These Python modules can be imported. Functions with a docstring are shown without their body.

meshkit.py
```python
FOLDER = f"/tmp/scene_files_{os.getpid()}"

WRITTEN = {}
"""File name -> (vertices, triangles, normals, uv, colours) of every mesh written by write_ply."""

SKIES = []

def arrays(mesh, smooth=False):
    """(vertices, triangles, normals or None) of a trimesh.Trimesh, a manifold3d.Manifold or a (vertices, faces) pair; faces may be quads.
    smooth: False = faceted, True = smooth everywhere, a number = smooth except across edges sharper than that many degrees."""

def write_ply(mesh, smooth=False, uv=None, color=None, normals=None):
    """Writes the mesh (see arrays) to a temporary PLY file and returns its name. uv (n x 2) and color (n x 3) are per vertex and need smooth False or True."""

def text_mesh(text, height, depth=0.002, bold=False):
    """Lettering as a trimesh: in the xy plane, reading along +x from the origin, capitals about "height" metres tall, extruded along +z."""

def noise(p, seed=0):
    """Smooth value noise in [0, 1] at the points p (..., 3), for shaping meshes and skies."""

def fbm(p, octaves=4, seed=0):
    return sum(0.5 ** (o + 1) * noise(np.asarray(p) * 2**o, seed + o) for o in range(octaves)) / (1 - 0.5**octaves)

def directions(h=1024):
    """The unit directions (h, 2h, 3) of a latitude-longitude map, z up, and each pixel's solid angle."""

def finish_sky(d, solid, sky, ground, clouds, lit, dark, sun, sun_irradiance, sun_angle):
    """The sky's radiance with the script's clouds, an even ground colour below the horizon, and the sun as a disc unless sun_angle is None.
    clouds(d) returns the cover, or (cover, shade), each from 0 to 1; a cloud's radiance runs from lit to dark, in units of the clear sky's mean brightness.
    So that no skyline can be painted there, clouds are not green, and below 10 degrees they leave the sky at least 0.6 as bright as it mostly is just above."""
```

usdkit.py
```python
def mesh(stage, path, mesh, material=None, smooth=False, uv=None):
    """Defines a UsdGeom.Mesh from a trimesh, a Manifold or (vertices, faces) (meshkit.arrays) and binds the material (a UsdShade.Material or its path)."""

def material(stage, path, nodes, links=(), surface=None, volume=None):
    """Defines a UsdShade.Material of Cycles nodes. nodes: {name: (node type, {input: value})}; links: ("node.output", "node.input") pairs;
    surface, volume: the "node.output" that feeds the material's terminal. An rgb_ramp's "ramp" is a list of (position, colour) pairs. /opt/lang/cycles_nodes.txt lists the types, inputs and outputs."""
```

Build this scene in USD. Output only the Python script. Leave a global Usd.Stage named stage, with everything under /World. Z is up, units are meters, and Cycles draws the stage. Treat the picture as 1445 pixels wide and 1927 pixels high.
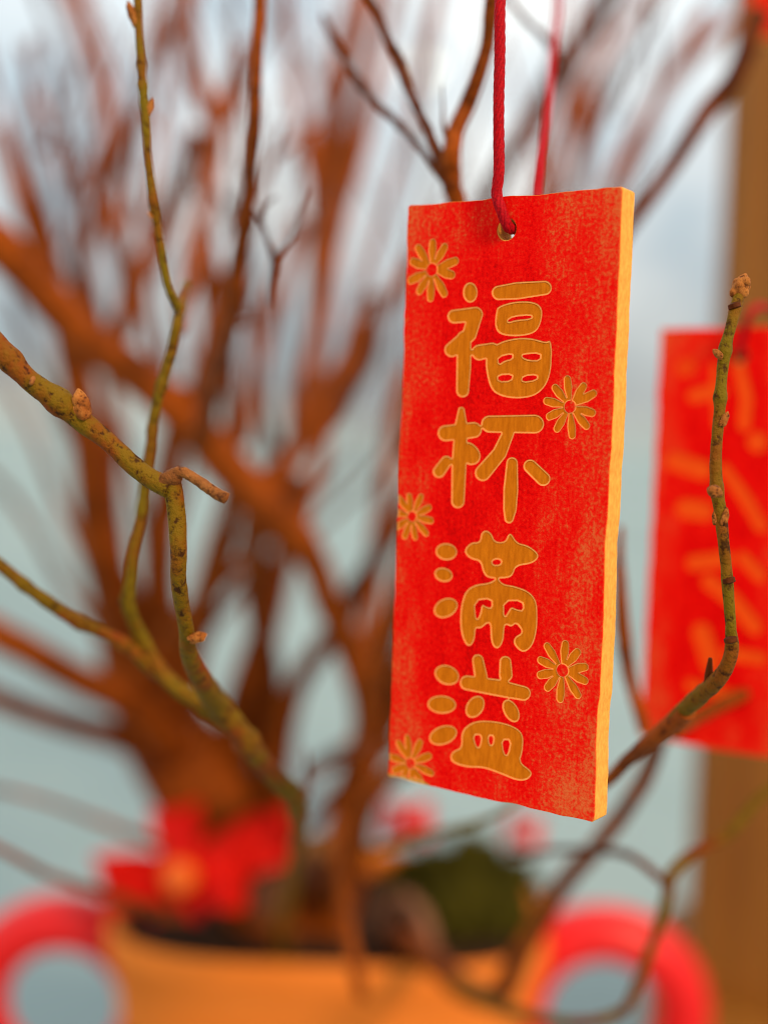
import math, random
import numpy as np
import trimesh
import usdkit, meshkit
from shapely.geometry import Polygon, LineString, Point, MultiPolygon
from shapely.ops import unary_union
from shapely import affinity
from scipy.spatial.transform import Rotation as Rn
from pxr import Usd, UsdGeom, UsdLux, UsdShade, Gf, Sdf

random.seed(7); rng = np.random.default_rng(7)
stage = Usd.Stage.CreateInMemory()
UsdGeom.SetStageUpAxis(stage, UsdGeom.Tokens.z)
UsdGeom.SetStageMetersPerUnit(stage, 1.0)
UsdGeom.Xform.Define(stage, '/World'); UsdGeom.Scope.Define(stage, '/World/Looks')
stage.SetDefaultPrim(stage.GetPrimAtPath('/World'))

# ------------------------------------------------------------------ camera
F = 2400.0; PW, PH = 1445.0, 1927.0           # focal length and size in pixels of the photograph
PITCH, ROLL = math.radians(-3.3), math.radians(2.0)
EXPOSURE = 0.92
fw = np.array([0, math.cos(PITCH), math.sin(PITCH)]); R0 = np.array([1.0, 0, 0]); U0 = np.cross(R0, fw)
RIGHT = R0 * math.cos(ROLL) + U0 * math.sin(ROLL); UP = U0 * math.cos(ROLL) - R0 * math.sin(ROLL)
POT_H = 0.20
def _local(x, y, z): return RIGHT * ((x - PW / 2) / F * z) + UP * (-(y - PH / 2) / F * z) + fw * z
CAM = np.array([0, 0, POT_H - _local(622, 1692, .75)[2]])
def at(x, y, z): return CAM + _local(x, y, z)
def cam_to_world(p): p = np.asarray(p, float); return CAM + p[..., 0:1] * RIGHT + p[..., 1:2] * UP - p[..., 2:3] * fw

cam = UsdGeom.Camera.Define(stage, '/World/camera')
cam.CreateHorizontalApertureAttr(24.0); cam.CreateVerticalApertureAttr(32.0)
FOCAL = 24.0 * F / PW
cam.CreateFocalLengthAttr(FOCAL); cam.CreateFStopAttr(FOCAL / 9.0); cam.CreateFocusDistanceAttr(0.226)
cam.CreateClippingRangeAttr(Gf.Vec2f(0.01, 5000)); cam.CreateExposureAttr(EXPOSURE)
M = Gf.Matrix4d(); 
for i, r in enumerate((RIGHT, UP, -fw, CAM)):
    for j in range(3): M[i, j] = float(r[j])
cam.AddTransformOp().Set(M)

# ------------------------------------------------------------------ sky and sun
CLOUD = 2.3     # an overcast sky: three times as bright overhead as at the horizon
SUN = np.array([0.45, -0.72, 0.52]); SUN /= np.linalg.norm(SUN)
SKY = '/World/Looks/sky'
sky_mat = usdkit.material(stage, SKY, {
    'sky': ('sky_texture', {'sky_type': 'single_scattering', 'sun_disc': False, 'sun_elevation': math.asin(SUN[2]), 'sun_rotation': math.atan2(SUN[0], SUN[1]), 'aerosol_density': 2.0}),
    'tc': ('texture_coordinate', {}), 'sx': ('separate_xyz', {}),
    'cn': ('noise_texture', {'scale': 9.0, 'detail': 5, 'roughness': .55}),
    'cr': ('rgb_ramp', {'ramp': [(.34, (.68, .84, .92)), (.5, (1.0, 1.08, 1.10)), (.66, (1.40, 1.42, 1.36))]}),
    'zc': ('math', {'math_type': 'maximum', 'value2': 0.0}), 'zm': ('math', {'math_type': 'multiply_add', 'value2': 5.6 * CLOUD, 'value3': .98 * CLOUD}), 'zt': ('math', {'math_type': 'minimum', 'value2': 3.2 * CLOUD}),
    'ml': ('vector_math', {'math_type': 'scale'}),
    'mx': ('mix', {'fac': .92}),
    'bg': ('background_shader', {'strength': 0.08})},
    [('tc.generated', 'cn.vector'), ('cn.fac', 'cr.fac'), ('tc.generated', 'sx.vector'), ('sx.z', 'zc.value1'), ('zc.value', 'zm.value1'), ('cr.color', 'ml.vector1'), ('zm.value', 'zt.value1'), ('zt.value', 'ml.scale'),
     ('sky.color', 'mx.color1'), ('ml.vector', 'mx.color2'), ('mx.color', 'bg.color')], surface='bg.background')
dome = UsdLux.DomeLight.Define(stage, '/World/sky'); dome.CreateIntensityAttr(1.0)
UsdShade.MaterialBindingAPI.Apply(dome.GetPrim()).Bind(sky_mat)
dome.GetPrim().SetCustomDataByKey('kind', 'structure')
sun = UsdLux.DistantLight.Define(stage, '/World/sun')
sun.CreateIntensityAttr(0.4); sun.CreateAngleAttr(14.0); sun.CreateNormalizeAttr(True); sun.CreateColorAttr(Gf.Vec3f(1.0, .74, .46))
z_ax = SUN; x_ax = np.cross([0, 0, 1], z_ax); x_ax /= np.linalg.norm(x_ax); y_ax = np.cross(z_ax, x_ax)
M = Gf.Matrix4d()
for i, r in enumerate((x_ax, y_ax, z_ax, (0, 0, 5))):
    for j in range(3): M[i, j] = float(r[j])
sun.AddTransformOp().Set(M)

# ------------------------------------------------------------------ helpers
_names = {}
def numbered(parent, name):
    k = (parent, name); n = _names.get(k, -1) + 1; _names[k] = n
    return name if n == 0 else f'{name}_{n:03d}'
def path_of(parent): return '/World' if parent is None else str(parent.GetPath())
def tag(p, label=None, cat=None, group=None, kind=None):
    for k, v in (('label', label), ('category', cat), ('group', group), ('kind', kind)):
        if v: p.SetCustomDataByKey(k, v)
    return p
def obj(name, mesh, m, parent=None, smooth=40):
    pp = path_of(parent)
    return usdkit.mesh(stage, f'{pp}/{numbered(pp, name)}', mesh, L[m], smooth=smooth).GetPrim()
def thing(name, label, cat, group=None, matrix=None, loc=None):
    x = UsdGeom.Xform.Define(stage, '/World/' + numbered('/World', name))
    if matrix is not None: x.AddTransformOp().Set(matrix)
    elif loc is not None: x.AddTranslateOp().Set(Gf.Vec3d(*map(float, loc)))
    return tag(x.GetPrim(), label, cat, group)

L = {}
def mat(name, nodes, links, surface='p.BSDF'):
    L[name] = usdkit.material(stage, '/World/Looks/' + name, nodes, links, surface=surface)

def catmull(P, per=8):
    P = np.asarray(P, float)
    if len(P) < 3: 
        t = np.linspace(0, 1, per + 1)[:, None]; return P[0] * (1 - t) + P[-1] * t
    Q = np.vstack([2 * P[0] - P[1], P, 2 * P[-1] - P[-2]]); out = []
    for i in range(1, len(Q) - 2):
        a, b, c, d = Q[i - 1:i + 3]
        for t in np.linspace(0, 1, per, endpoint=False):
            out.append(.5 * (2 * b + (c - a) * t + (2 * a - 5 * b + 4 * c - d) * t * t + (3 * b - a - 3 * c + d) * t ** 3))
    out.append(P[-1]); return np.array(out)

def frames(C):
    T = np.gradient(C, axis=0); T /= np.maximum(np.linalg.norm(T, axis=1, keepdims=True), 1e-12)
    n = np.cross(T[0], [0.3, .2, .93]); n /= np.linalg.norm(n); N = [n]
    for i in range(1, len(C)):
        n = N[-1] - T[i] * np.dot(N[-1], T[i]); n /= max(np.linalg.norm(n), 1e-9); N.append(n)
    N = np.array(N); return T, N, np.cross(T, N)

def tube(C, r, sides=12, rough=0.0, seed=0, rscale=None):
    """A closed round tube along the points C with the radii r; rough shakes its surface."""
    C = np.asarray(C, float); r = np.broadcast_to(np.asarray(r, float), (len(C),)); T, N, B = frames(C)
    a = np.linspace(0, 2 * np.pi, sides, endpoint=False)
    D = np.cos(a)[None, :, None] * N[:, None] + np.sin(a)[None, :, None] * B[:, None]
    R = np.repeat(r[:, None], sides, 1)
    if rough:
        q = (C[:, None] + D * r[:, None, None]) / max(r.mean() * (rscale or 2.2), 1e-6)
        R = R * (1 + rough * 2 * (meshkit.fbm(q, 3, seed) - .5) + rough * .55 * (meshkit.fbm(q * [4.5, 4.5, 4.5], 3, seed + 31) - .5))
    V = (C[:, None] + D * R[..., None]).reshape(-1, 3); n = len(C); f = []
    i, j = np.meshgrid(np.arange(n - 1), np.arange(sides), indexing='ij'); i = i.ravel(); j = j.ravel(); j2 = (j + 1) % sides
    q0, q1, q2, q3 = i * sides + j, i * sides + j2, (i + 1) * sides + j2, (i + 1) * sides + j
    f = np.vstack([np.c_[q0, q1, q2], np.c_[q0, q2, q3]])
    V = np.vstack([V, C[0] - T[0] * r[0] * .3, C[-1] + T[-1] * r[-1] * .35]); a0, a1 = len(V) - 2, len(V) - 1
    k = np.arange(sides); k2 = (k + 1) % sides
    f = np.vstack([f, np.c_[np.full(sides, a0), k2, k], np.c_[np.full(sides, a1), (n - 1) * sides + k, (n - 1) * sides + k2]])
    return trimesh.Trimesh(V, f, process=False)

def cat(ms): return trimesh.util.concatenate([m for m in ms if m is not None])
def extrude(shape, z0, z1):
    gs = [g for g in getattr(shape, 'geoms', [shape]) if g.geom_type == 'Polygon' and g.area > 1e-9]
    ms = []
    for g in gs:
        m = trimesh.creation.extrude_polygon(g, z1 - z0, engine='earcut'); m.apply_translation([0, 0, z0]); ms.append(m)
    return cat(ms)

# ------------------------------------------------------------------ materials
mat('tag_paint', {
    'tc': ('texture_coordinate', {}),
    'm1': ('mapping', {'mapping_type': 'point', 'scale': (150, 75, 100)}), 'n1': ('noise_texture', {'scale': 1.0, 'detail': 6, 'roughness': .68}),
    'm2': ('mapping', {'mapping_type': 'point', 'scale': (1500, 1300, 1000)}), 'n2': ('noise_texture', {'scale': 1.0, 'detail': 5, 'roughness': .75}),
    'm3': ('mapping', {'mapping_type': 'point', 'scale': (2400, 50, 1000)}), 'n3': ('noise_texture', {'scale': 1.0, 'detail': 3, 'roughness': .6}),
    'sx': ('separate_xyz', {}),
    'ax': ('math', {'math_type': 'add', 'value2': .0025}), 'ab': ('math', {'math_type': 'absolute'}),
    'ed': ('map_range', {'range_type': 'smoothstep', 'from_min': .006, 'from_max': .021, 'to_min': -.13, 'to_max': .13}),
    'ay': ('math', {'math_type': 'absolute'}),
    'ey': ('map_range', {'range_type': 'smoothstep', 'from_min': .036, 'from_max': .052, 'to_min': 0, 'to_max': .14}),
    's1': ('math', {'math_type': 'add'}), 's2': ('math', {'math_type': 'add'}),
    'n2m': ('math', {'math_type': 'multiply_add', 'value2': 1.5, 'value3': -.765}), 's3': ('math', {'math_type': 'add'}),
    'n3m': ('math', {'math_type': 'multiply_add', 'value2': .3, 'value3': -.15}), 's4': ('math', {'math_type': 'add'}),
    'r': ('rgb_ramp', {'ramp': [(0, (.42, .0008, .0006)), (.36, (.80, .0012, .0008)), (.50, (.83, .005, .002)), (.64, (.78, .022, .006)), (.80, (.72, .085, .020)), (1.0, (.70, .14, .035))]}),
    'b': ('bump', {'strength': .25, 'distance': .0004}),
    'p': ('principled_bsdf', {'roughness': .6, 'specular_ior_level': .03})},
    [('tc.object', 'm1.vector'), ('m1.vector', 'n1.vector'), ('tc.object', 'm2.vector'), ('m2.vector', 'n2.vector'), ('tc.object', 'm3.vector'), ('m3.vector', 'n3.vector'),
     ('tc.object', 'sx.vector'), ('sx.x', 'ax.value1'), ('ax.value', 'ab.value1'), ('ab.value', 'ed.value'), ('sx.y', 'ay.value1'), ('ay.value', 'ey.value'),
     ('n1.fac', 's1.value1'), ('ed.result', 's1.value2'), ('s1.value', 's2.value1'), ('ey.result', 's2.value2'),
     ('n2.fac', 'n2m.value1'), ('s2.value', 's3.value1'), ('n2m.value', 's3.value2'), ('n3.fac', 'n3m.value1'), ('s3.value', 's4.value1'), ('n3m.value', 's4.value2'),
     ('s4.value', 'r.fac'), ('r.color', 'p.base_color'), ('s4.value', 'b.height'), ('b.normal', 'p.normal')])
def grain(name, dark, light, scale, rough=.6, bump=.15, spec=.3):
    mat(name, {'tc': ('texture_coordinate', {}), 'm1': ('mapping', {'mapping_type': 'point', 'scale': scale}),
        'n1': ('noise_texture', {'scale': 1.0, 'detail': 5, 'roughness': .65}), 'r': ('rgb_ramp', {'ramp': [(.3, dark), (.7, light)]}),
        'b': ('bump', {'strength': bump, 'distance': .0004}), 'p': ('principled_bsdf', {'roughness': rough, 'specular_ior_level': spec})},
        [('tc.object', 'm1.vector'), ('m1.vector', 'n1.vector'), ('n1.fac', 'r.fac'), ('r.color', 'p.base_color'), ('n1.fac', 'b.height'), ('b.normal', 'p.normal')])
grain('tag_gold', (.48, .105, .0015), (.70, .175, .005), (1500, 260, 500), .6, .15, .03)
grain('tag_orange', (.80, .055, .001), (.85, .08, .002), (200, 200, 200), .6, .15, .1)
grain('tag_outline', (.86, .27, .055), (.90, .38, .10), (900, 900, 900), .6, .15, .03)
grain('tag_wood', (.66, .25, .035), (.92, .42, .072), (1600, 700, 1600), .7, .3, .1)
grain('gold_foil', (.78, .10, .008), (.88, .17, .012), (90, 90, 90), .4)
grain('ribbon_red', (.42, .003, .001), (.82, .008, .002), (60, 60, 60), .6, .15, .08)
grain('handle_red', (.62, .005, .005), (.72, .010, .009), (20, 20, 20), .34, 0, .3)
grain('terracotta', (.60, .140, .014), (.76, .20, .028), (14, 14, 130), .8, .3, .1)
grain('soil', (.012, .006, .003), (.05, .022, .010), (120, 120, 120), .95, .8, .1)
grain('root_brown', (.16, .06, .03), (.28, .12, .06), (90, 90, 60), .8)
grain('moss', (.020, .020, .002), (.10, .080, .006), (60, 60, 60), .9, .5, .1)
grain('pillar_wood', (.17, .055, .003), (.34, .12, .008), (14, 14, 1.5), .6)
grain('pavement', (.215, .280, .280), (.325, .395, .39), (.55, .55, .55), .8, 0, .1)
grain('far_hills', (.26, .30, .30), (.36, .39, .39), (.02, .02, .05), .95, 0, 0)
grain('lamp_metal', (.30, .31, .31), (.36, .37, .37), (20, 20, 20), .5, 0)
mat('lamp_glow', {'e': ('emission', {'color': (1.0, .93, .72), 'strength': 1.5})}, [], 'e.emission')
mat('cord_red', {'tc': ('texture_coordinate', {}), 'n': ('noise_texture', {'scale': 2500, 'detail': 2}),
    'r': ('rgb_ramp', {'ramp': [(.3, (.26, .001, .004)), (.7, (.46, .003, .008))]}),
    'b': ('bump', {'strength': .3, 'distance': .0002}),
    'p': ('principled_bsdf', {'roughness': .55, 'specular_ior_level': .07})},
    [('tc.object', 'n.vector'), ('n.fac', 'r.fac'), ('r.color', 'p.base_color'), ('n.fac', 'b.height'), ('b.normal', 'p.normal')])
def bark(name, c0, c1, c2, big=90, fine=700, lo=.40, hi=.60):
    mat(name, {'tc': ('texture_coordinate', {}),
        'n1': ('noise_texture', {'scale': big, 'detail': 4, 'roughness': .6}), 'n2': ('noise_texture', {'scale': fine, 'detail': 4, 'roughness': .7}),
        'r1': ('rgb_ramp', {'ramp': [(lo, c0), (hi, c1)]}), 'r2': ('rgb_ramp', {'ramp': [(.36, (1, 1, 1)), (.47, (0, 0, 0))]}),
        'mx': ('mix', {'color2': c2}), 'b': ('bump', {'strength': .8, 'distance': .0011}),
        'k': ('math', {'math_type': 'multiply', 'value2': .9}),
        'p': ('principled_bsdf', {'roughness': .62, 'specular_ior_level': .08})},
        [('tc.object', 'n1.vector'), ('tc.object', 'n2.vector'), ('n1.fac', 'r1.fac'), ('n2.fac', 'r2.fac'), ('r2.color', 'k.value1'), ('k.value', 'mx.fac'),
         ('r1.color', 'mx.color1'), ('mx.color', 'p.base_color'), ('n2.fac', 'b.height'), ('b.normal', 'p.normal')])
bark('bark_brown', (.17, .033, .002), (.30, .058, .003), (.07, .013, .002), 40, 260)
bark('bark_dark', (.06, .013, .002), (.13, .026, .003), (.03, .007, .002), 40, 260)
bark('bark_young', (.17, .088, .003), (.21, .042, .004), (.035, .008, .002), 85, 520, .47, .62)
bark('bark_green', (.16, .098, .003), (.20, .056, .004), (.045, .012, .002), 80, 500, .44, .66)
bark('bud_tan', (.30, .085, .014), (.46, .16, .032), (.09, .022, .006), 300, 1200)
bark('cut_wood', (.22, .07, .016), (.33, .115, .028), (.09, .025, .008), 300, 900)

# ------------------------------------------------------------------ the setting: ground, far hills
g = np.linspace(-1, 1, 41); gx, gy = np.meshgrid(np.sign(g) * np.abs(g) ** 3 * 900, np.sign(g) * np.abs(g) ** 3 * 900)
V = np.c_[gx.ravel(), gy.ravel(), np.zeros(gx.size)]; n = 41
i, j = np.meshgrid(np.arange(n - 1), np.arange(n - 1), indexing='ij'); q = (i * n + j).ravel()
ground = obj('pavement', (V, np.c_[q, q + 1, q + n + 1, q + n]), 'pavement'); tag(ground, 'pale grey pavement far out of focus under and behind the pot', 'pavement', kind='structure')
xs = np.linspace(-700, 700, 141); hh = 4 + 26 * meshkit.fbm(np.c_[xs / 90, xs * 0, xs * 0], 4, 3)
V = []; rows = [(380, 0), (420, .55), (480, .9), (560, 1.0), (700, .6), (800, 0)]
for y, k in rows: V.append(np.c_[xs, np.full_like(xs, y) + 20 * meshkit.noise(np.c_[xs / 60, xs * 0 + y, xs * 0]), hh * k * (.85 + .3 * meshkit.noise(np.c_[xs / 40, xs * 0 + y * .1, xs * 0], 5)) - .5])
V = np.vstack(V); m_ = len(xs); i, j = np.meshgrid(np.arange(len(rows) - 1), np.arange(m_ - 1), indexing='ij'); q = (i * m_ + j).ravel()
tag(obj('hills', (V, np.c_[q, q + 1, q + m_ + 1, q + m_]), 'far_hills', smooth=True), 'blurred grey hills along the horizon', 'hills', kind='structure')

# ------------------------------------------------------------------ a hanging wooden tag
TH = .0050; HT = .110; TW = .0440
ROT1 = Rn.from_rotvec([.0503, -.6203, -.0535]); POS1 = np.array([.02055, .0018, -.2321])
class Pose:
    def __init__(s, rot, pos):
        R = rot.as_matrix(); B = np.stack([RIGHT, UP, -fw], 1)
        s.A = B @ R; s.o = cam_to_world(pos[None])[0]
        s.M = Gf.Matrix4d()
        for i in range(3):
            for j in range(3): s.M[i, j] = float(s.A[j, i])
        for j in range(3): s.M[3, j] = float(s.o[j])
    def face(s, x, y):
        d = at(x, y, 1.0) - CAM; n = s.A[:, 2]; t = np.dot(s.o - CAM, n) / np.dot(d, n)
        return (CAM + d * t - s.o) @ s.A[:, :2]
    def world(s, p): return s.o + s.A @ np.asarray(p, float)
POSE1 = Pose(ROT1, POS1)

def wobble_rect(w, h, amp, seed, r=.0004, step=.0006):
    base = Polygon([(-w / 2, -h / 2), (w / 2, -h / 2), (w / 2, h / 2), (-w / 2, h / 2)]).buffer(-r).buffer(r, quad_segs=4)
    n_ = int(base.length / step); P = np.array([base.exterior.interpolate(k / n_, normalized=True).coords[0] for k in range(n_)])
    D = np.c_[meshkit.fbm(np.c_[P * 160, np.zeros(len(P))], 3, seed) - .5, meshkit.fbm(np.c_[P * 160, np.ones(len(P)) * 9], 3, seed + 9) - .5]
    return Polygon(P + D * 2 * amp).buffer(0)

def build_tag(pose, name, label, group, chars, flowers, hole_uv, seed):
    t = thing(name, label, 'wooden tag', group, matrix=pose.M)
    hole = affinity.scale(Point(*hole_uv).buffer(.0019, 20), 1, 1)
    outline_ = wobble_rect(TW, HT, .00035, seed)
    board = outline_.difference(hole)
    # paint: a thin coat that stops just short of the edge and is rubbed away at the lower left
    paint = wobble_rect(TW - .00012, HT - .00012, .00038, seed, r=.0005).buffer(-.00004).intersection(outline_.buffer(-.00005)).difference(hole.buffer(.00018))
    paint = paint.difference(Polygon([(-TW / 2 - .001, -HT / 2 - .001), (-TW / 2 + .0125, -HT / 2 - .001), (-TW / 2 + .009, -HT / 2 + .0006), (-TW / 2, -HT / 2 + .0007)]))
    glyphs = [('character', c, .00028) for c in chars] + [('flower', f, .00016) for f in flowers]
    cut = unary_union([c for _, c, _ in glyphs]).intersection(paint)
    obj('board', extrude(board, -TH, -.00025), 'tag_wood', t, smooth=30)
    obj('painted_face', extrude(paint.difference(cut), -.00026, 0), 'tag_paint', t, smooth=30)
    for nm, c, wd in glyphs:
        c = c.intersection(paint.buffer(-.0001)); gm, om = ('tag_gold', 'tag_outline') if seed == 11 else ('tag_orange', 'tag_orange'); inner = c.buffer(-wd)
        p = obj(nm, extrude(inner, -.00027, -.00014), gm, t, smooth=30)
        obj('outline', extrude(c.difference(inner), -.00028, -.00006), om, p, smooth=30)
    return t

def chaikin(P, k=2):
    P = np.asarray(P, float)
    for _ in range(k):
        Q = np.roll(P, -1, 0); P = np.stack([.75 * P + .25 * Q, .25 * P + .75 * Q], 1).reshape(-1, 2)
    return P
def cap(pts, w):
    """A brush stroke: circles of the given widths hulled pairwise."""
    pts = [tuple(map(float, p)) for p in pts]; w = list(w) if np.ndim(w) else [w] * len(pts)
    c = [Point(*p).buffer(a / 2, 12) for p, a in zip(pts, w)]
    return unary_union([unary_union([c[i], c[i + 1]]).convex_hull for i in range(len(c) - 1)]) if len(c) > 1 else c[0]
def ell(x, y, rx, ry, a=0): return affinity.rotate(affinity.scale(Point(0, 0).buffer(1, 24), rx, ry), a) if False else affinity.translate(affinity.rotate(affinity.scale(Point(0, 0).buffer(1, 24), rx, ry), a, origin=(0, 0)), x, y)
def blob(P, holes=()):
    s = Polygon(chaikin(P)).buffer(0)
    for h in holes: s = s.difference(Polygon(chaikin(h, 1)).buffer(0))
    return s
def onto(shape, pose, k, ox, oy, grow=0.0):
    """Takes a drawing in a zoomed view's coordinates to the face of the tag."""
    from shapely.ops import transform
    def f(x, y):
        r = [pose.face(ox + a / k, oy + b / k) for a, b in zip(np.atleast_1d(x), np.atleast_1d(y))]
        r = np.array(r); return r[:, 0], r[:, 1]
    s = transform(f, shape).buffer(0)
    return s.buffer(.00012).buffer(-.00012).simplify(.00002).buffer(grow)

A_ = (3.0104, 740, 340); B_ = (2.8333, 710, 960)
fu = unary_union([ell(435, 632, 42, 58), cap([(345, 768), (465, 755)], [80, 86]), cap([(465, 755), (430, 870), (330, 957)], [86, 84, 84]), cap([(400, 890), (399, 1050), (392, 1190)], [84, 84, 74]),
    cap([(598, 634), (700, 622), (856, 606)], [84, 100, 84]),
    blob([(590, 710), (690, 680), (800, 682), (846, 720), (840, 800), (805, 865), (700, 884), (598, 872), (572, 820), (580, 745)], [[(645, 792), (680, 770), (780, 762), (782, 778), (690, 787), (655, 799)]]),
    blob([(535, 960), (600, 912), (700, 887), (790, 890), (865, 915), (890, 898), (900, 960), (894, 1080), (864, 1165), (800, 1222), (700, 1236), (608, 1222), (552, 1185), (528, 1100), (520, 1020)],
         [[(594, 1000), (672, 980), (672, 1008), (630, 1016), (598, 1040)], [(732, 984), (832, 978), (828, 1014), (770, 1014), (732, 1000)], [(594, 1102), (674, 1098), (664, 1132), (594, 1134)], [(736, 1108), (812, 1100), (810, 1126), (728, 1138)]]),
    cap([(488, 972), (560, 955)], [92, 80])])
bei = unary_union([cap([(385, 1300), (383, 1400), (372, 1600), (365, 1818)], [40, 78, 86, 76]), cap([(296, 1430), (455, 1412)], [92, 92]), blob([(410, 1470), (470, 1500), (500, 1555), (480, 1605), (420, 1615), (380, 1560)]),
    cap([(300, 1590), (258, 1648)], [66, 72]), cap([(545, 1378), (800, 1378)], [98, 108]), cap([(650, 1430), (600, 1545), (506, 1656)], [70, 84, 92]),
    cap([(672, 1598), (665, 1750), (660, 1860), (655, 1915)], [66, 86, 78, 54]), cap([(775, 1618), (848, 1688)], [80, 84])])
man = unary_union([ell(367, 222, 58, 46, 5), ell(352, 345, 50, 38, 15), ell(364, 522, 68, 50, -28),
    blob([(462, 210), (500, 170), (545, 172), (552, 120), (580, 104), (610, 125), (625, 168), (680, 170), (695, 130), (714, 122), (744, 175), (800, 185), (855, 225), (860, 258), (820, 288), (738, 298), (722, 350), (690, 365), (590, 366), (562, 335), (548, 272), (505, 265), (472, 242)], [[(612, 270), (640, 262), (660, 272), (652, 291), (616, 291)]]),
    blob([(640, 358), (668, 395), (725, 402), (805, 430), (848, 480), (855, 560), (850, 650), (828, 725), (790, 758), (758, 754), (722, 712), (732, 676), (764, 660), (768, 640), (738, 602), (714, 626), (682, 608), (676, 640), (672, 700), (648, 740), (618, 734), (602, 690), (602, 615), (588, 600), (552, 634), (522, 628), (522, 680), (502, 726), (472, 724), (448, 670), (438, 590), (446, 500), (470, 430), (520, 396), (600, 388)],
         [[(518, 484), (606, 474), (608, 522), (582, 516), (556, 500), (545, 560), (526, 590)], [(676, 486), (770, 486), (776, 536), (740, 528), (712, 515), (692, 548), (676, 575)]])])
yi = unary_union([ell(370, 880, 68, 52, 22), ell(343, 1038, 77, 49, 3), ell(350, 1202, 78, 50, -20), cap([(535, 800), (552, 890)], [62, 72]), cap([(682, 810), (684, 880)], [64, 74]), cap([(478, 922), (640, 948), (778, 978)], [80, 92, 80]),
    ell(520, 1050, 46, 64, 32), ell(712, 1072, 40, 66, -28),
    blob([(445, 1180), (500, 1132), (570, 1120), (680, 1134), (755, 1168), (780, 1210), (775, 1290), (757, 1345), (818, 1388), (825, 1415), (795, 1444), (740, 1445), (660, 1410), (560, 1374), (480, 1376), (396, 1350), (385, 1310), (408, 1282), (448, 1268)],
         [[(512, 1202), (554, 1202), (544, 1264), (528, 1264)], [(592, 1206), (618, 1206), (613, 1252), (598, 1252)], [(664, 1228), (709, 1228), (693, 1308), (676, 1300)]])])
CH1 = [onto(fu, POSE1, *A_), onto(bei, POSE1, *A_), onto(man, POSE1, *B_), onto(yi, POSE1, *B_)]
def flower(pose, x, y, r, seed, rot=0.0):
    c = pose.face(x, y); g = random.Random(seed); ps = []
    for k in range(10):
        a = 2 * math.pi * (k + .5) / 10 + rot + g.uniform(-.08, .08); d = np.array([math.cos(a), math.sin(a)]); q = r * g.uniform(.9, 1.04)
        ps.append(cap([c + d * r * .24, c + d * q * .62, c + d * (q - r * .13)], [r * .14, r * .29, r * .25]))
    return unary_union(ps).difference(Point(*c).buffer(r * .2)).buffer(.00005)
FL1 = [flower(POSE1, 812, 507, .0060, 1), flower(POSE1, 1072, 765, .0055, 2, .1), flower(POSE1, 775, 972, .0050, 3, .2), flower(POSE1, 1058, 1262, .0057, 4), flower(POSE1, 772, 1437, .0054, 5, .15)]
HOLE1 = POSE1.face(953, 431)
build_tag(POSE1, 'wooden_tag', 'sharp red wooden tag with four golden characters and flowers, hanging in front', 'red wooden tags hanging in the branches', CH1, FL1, HOLE1, 11)

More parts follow.
